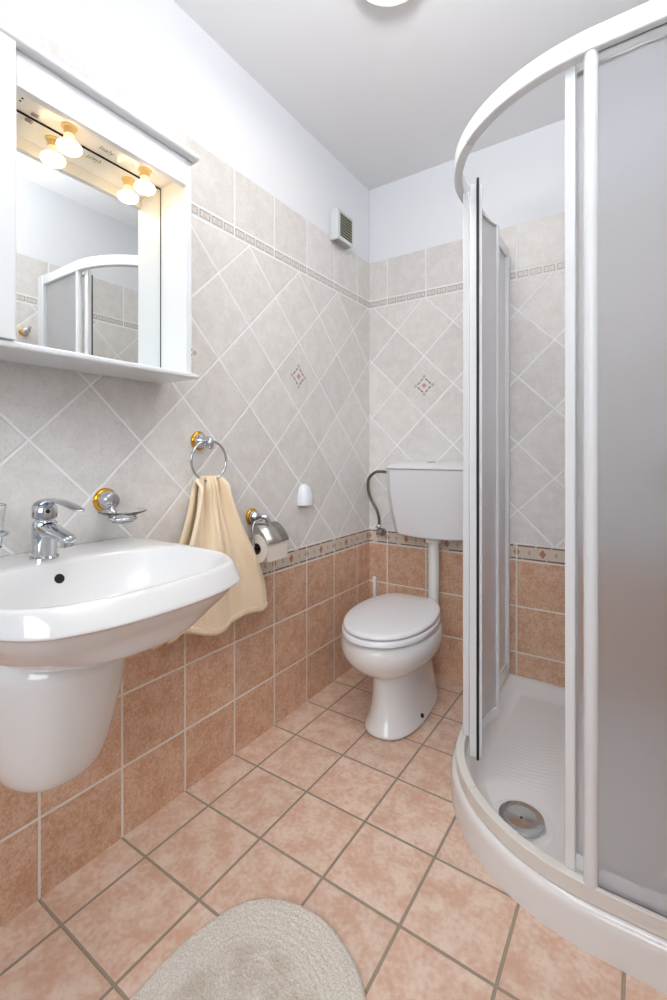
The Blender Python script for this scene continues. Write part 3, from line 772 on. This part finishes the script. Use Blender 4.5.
for x in (-0.055, 0.055):
    obj('hinge', lathe((x - 0.018, -0.018, 0.372), (1, 0, 0), [(0, 0.009), (0.036, 0.009)], 16), M['lid'], wc, local=True)
obj('seat_buffer', lathe((0.080, -0.470, 0.3465), (0, 0, -1), [(-0.002, 0.008), (0.004, 0.008), (0.006, 0.005)], 16), M['lid'], wc, local=True)
obj('screw_cap', lathe((0.127, -0.285, 0.030), (1, -0.35, 0.3), [(-0.012, 0.008), (0.002, 0.008), (0.003, 0.005)], 14), M['gasket'], wc, local=True, label='dark fixing screw in the foot')

# cistern
cs = thing('toilet_cistern', 'white plastic toilet cistern mounted on the back wall above the toilet', 'cistern', (0.385, 0, 0.65))
def cring(z, hw, d, bulge=0.018, N=14, c=0.375):
    out = [(c - hw, -0.002, z)]
    r = 0.02
    for i in range(N + 1):
        t = -1 + 2 * i / N
        out.append((c + hw * t * (1 if abs(t) < 1 else 1), -(d + bulge * (1 - t * t) - (r * max(0, (abs(t) - 0.86) / 0.14) ** 2)), z))
    out.append((c + hw, -0.002, z)); return out
def zc(f, hw): return f
RC = []
for (z, hw, d) in ((0.652, 0.165, 0.135), (0.655, 0.172, 0.141), (0.67, 0.176, 0.145), (0.74, 0.190, 0.155), (0.82, 0.200, 0.163), (0.90, 0.205, 0.167), (0.938, 0.206, 0.168)):
    RC.append([(x, y, z - (0.010 * (1 - ((x - 0.375) / 0.2) ** 2) if z < 0.68 else 0)) for x, y, _ in cring(z, hw, d)])
tk = obj('tank', loft(RC), M['cistern'], cs, angle=35, bevel=0.003)
obj('lid', loft([cring(0.9395, 0.207, 0.169), cring(0.942, 0.210, 0.172), cring(0.951, 0.209, 0.171), cring(0.957, 0.204, 0.165), cring(0.968, 0.19, 0.12, 0.012), cring(0.974, 0.17, 0.05, 0.004)]), M['cistern'], cs, angle=40)
obj('flush_button', lathe((0.372, -0.115, 0.963), (0, -0.25, 1), [(0, 0.021), (0.006, 0.021), (0.008, 0.018), (0.0085, 0.0)], 32), M['chrome'], cs, label='chrome flush button')

# flush pipe
fp = thing('flush_pipe', 'white flush pipe running from the cistern down behind the toilet lid', 'pipe', (0.374, -0.095, 0.345))
obj('pipe', tube(spline([(0.374, -0.092, 0.642), (0.374, -0.092, 0.54), (0.374, -0.092, 0.43), (0.373, -0.094, 0.375), (0.371, -0.108, 0.335), (0.367, -0.135, 0.318)], 6), 0.0235, 28), M['pipe'], fp)
obj('collar_nut', lathe((0.374, -0.092, 0.616), (0, 0, 1), [(0, 0.026), (0.001, 0.030), (0.010, 0.033), (0.018, 0.033), (0.0255, 0.031)], 32), M['pipe'], fp)

# water supply
vv = thing('angle_valve', 'small chrome angle valve on the border tiles left of the cistern', 'valve', (0.07, -0.001, 0.625))
obj('body', join(lathe((0.07, -0.001, 0.622), (0, -1, 0), [(0, 0.020), (0.003, 0.020), (0.006, 0.010), (0.045, 0.010), (0.048, 0.008)], 24), lathe((0.07, -0.034, 0.618), (0, 0, 1), [(0, 0.009), (0.028, 0.009), (0.030, 0.007)], 20)), M['chrome'], vv)
obj('handle', lathe((0.083, -0.036, 0.628), (1, -0.2, 0.1), [(-0.014, 0.006), (0.004, 0.006), (0.005, 0.020), (0.020, 0.018), (0.022, 0.012)], 10), M['satin'], vv)
ho = thing('supply_hose', 'braided steel hose curving from the angle valve to the cistern', 'hose', (0.07, -0.034, 0.648))
obj('hose', tube(spline([(0.070, -0.034, 0.650), (0.074, -0.036, 0.685), (0.062, -0.040, 0.735), (0.035, -0.046, 0.785), (0.022, -0.052, 0.835), (0.030, -0.058, 0.885), (0.065, -0.066, 0.916), (0.100, -0.072, 0.922), (0.138, -0.076, 0.920)], 8), 0.0070, 16), M['braid'], ho)
obj('hose_nut', lathe((0.138, -0.076, 0.920), (1, 0, 0), [(0, 0.010), (0.016, 0.010), (0.018, 0.008), (0.0235, 0.008)], 6), M['satin'], ho)
obj('hose_nut', lathe((0.070, -0.034, 0.6485), (0, 0, 1), [(0, 0.010), (0.014, 0.010), (0.016, 0.0085)], 6), M['satin'], ho)

# toilet brush behind the bowl
tb = thing('toilet_brush', 'white toilet brush in its holder behind the toilet by the corner', 'toilet brush', (0.095, -0.12, 0))
obj('holder', lathe((0.095, -0.12, 0), (0, 0, 1), [(0, 0.045), (0.004, 0.048), (0.10, 0.044), (0.12, 0.040), (0.121, 0.036), (0.10, 0.038), (0.01, 0.040)], 36), M['white_plastic'], tb)
obj('handle', lathe((0.095, -0.12, 0.03), (0, 0, 1), [(0, 0.008), (0.28, 0.007), (0.375, 0.0085), (0.388, 0.0105), (0.398, 0.010), (0.403, 0.005)], 20), M['white_plastic'], tb)

# ------------------------------------------------------------------ bath mat
pts = [(.352, -1.45), (.356, -1.386), (.386, -1.288), (.450, -1.226), (.553, -1.202), (.650, -1.230), (.706, -1.272), (.750, -1.35), (.772, -1.47), (.770, -1.60), (.745, -1.72), (.68, -1.80), (.57, -1.83), (.45, -1.80), (.385, -1.72), (.358, -1.60)]
def closed_spline(p, n=20):
    P = [Vector((x, y, 0)) for x, y in p]; m = len(P); out = []
    for i in range(m):
        a, b, c, d = P[i - 1], P[i], P[(i + 1) % m], P[(i + 2) % m]
        for k in range(n):
            t = k / n
            out.append(0.5 * ((2 * b) + (c - a) * t + (2 * a - 5 * b + 4 * c - d) * t * t + (-a + 3 * b - 3 * c + d) * t ** 3))
    return out
ol = closed_spline(pts, 26); mc = Vector((0.562, -1.515, 0)); NR = 110
rings = [[(p.x, p.y, 0.0005) for p in ol]]; fr_ = [1.0]
for j in range(NR):
    k = 1.0 - j / NR; e = min(1.0, (1 - k) / 0.05); hgt = 0.004 + 0.011 * math.sqrt(max(0, 1 - (1 - e) ** 2))
    wob = 0.0005 * math.sin(k * 150)
    ring_ = []
    for p in ol:
        q = mc + (p - mc) * (k + random.uniform(-0.003, 0.003)); ring_.append((q.x, q.y, hgt + wob * e + random.uniform(-0.0013, 0.0013)))
    rings.append(ring_); fr_.append(k)
mat_o = obj('bath_mat', loft(rings), M['rug'], angle=180)
at = mat_o.data.attributes.new('ring', 'FLOAT', 'POINT'); n_ = len(ol)
at.data.foreach_set('value', [fr_[i // n_] for i in range(len(mat_o.data.vertices))])
tag(mat_o, 'oval beige cotton bath mat lying on the tiled floor', 'bath mat')

# ------------------------------------------------------------------ ceiling lamp and the fitting on the right wall (seen in the mirror)
lc = (0.58, -0.915)
lp = thing('ceiling_lamp', 'round opal ceiling lamp with a rose beige rim', 'lamp', lc + (H,))
obj('rim', lathe(lc + (H,), (0, 0, -1), [(0.0005, 0.125), (0.012, 0.125), (0.022, 0.118), (0.024, 0.108)], 56), M['lamp_rim'], lp)
obj('shade', lathe(lc + (H - 0.02,), (0, 0, -1), [(0.003, 0.110), (0.012, 0.108), (0.030, 0.090), (0.042, 0.055), (0.046, 0.0)], 48), M['lamp_glass'], lp)
rh = thing('robe_hook', 'chrome robe hook on a brass rosette, seen in the mirror', 'hook', (RX, -1.010, 1.592))
rosette(rh, RX, -1.010, 1.592, 0.022, d=-1, big=True)
obj('prong', tube(spline([(RX - 0.034, -1.01, 1.592), (RX - 0.050, -1.01, 1.586), (RX - 0.060, -1.01, 1.596), (RX - 0.062, -1.01, 1.610)], 6), 0.006, 14), M['chrome'], rh)

# shower mixer on the back wall, a blur behind the frosted pane
sm_ = thing('shower_mixer', 'chrome shower mixer on the back wall, a grey blur behind the nearest frosted pane', 'shower mixer', (1.275, 0, 1.0))
for x in (1.205, 1.345):
    obj('wall_flange', lathe((x, 0, 1.0), (0, -1, 0), [(0.001, 0.033), (0.008, 0.033), (0.014, 0.020), (0.052, 0.018)], 32), M['chrome'], sm_)
mb_ = obj('body', lathe((1.185, -0.066, 1.0), (1, 0, 0), [(0, 0.020), (0.006, 0.024), (0.05, 0.021), (0.09, 0.026), (0.13, 0.021), (0.174, 0.024), (0.18, 0.020)], 32), M['chrome'], sm_)
obj('lever', oval_tube([(1.275, -0.078, 1.028), (1.275, -0.095, 1.036), (1.275, -0.13, 1.048), (1.275, -0.165, 1.055)], [0.016, 0.014, 0.011, 0.008], [0.010, 0.006, 0.004, 0.003]), M['chrome'], sm_)
obj('shower_hose', tube(spline([(1.275, -0.066, 0.976), (1.275, -0.068, 0.85), (1.29, -0.072, 0.62), (1.325, -0.07, 0.55), (1.355, -0.06, 0.66), (1.36, -0.05, 1.0), (1.355, -0.045, 1.40)], 10), 0.0075, 14), M['braid'], sm_)
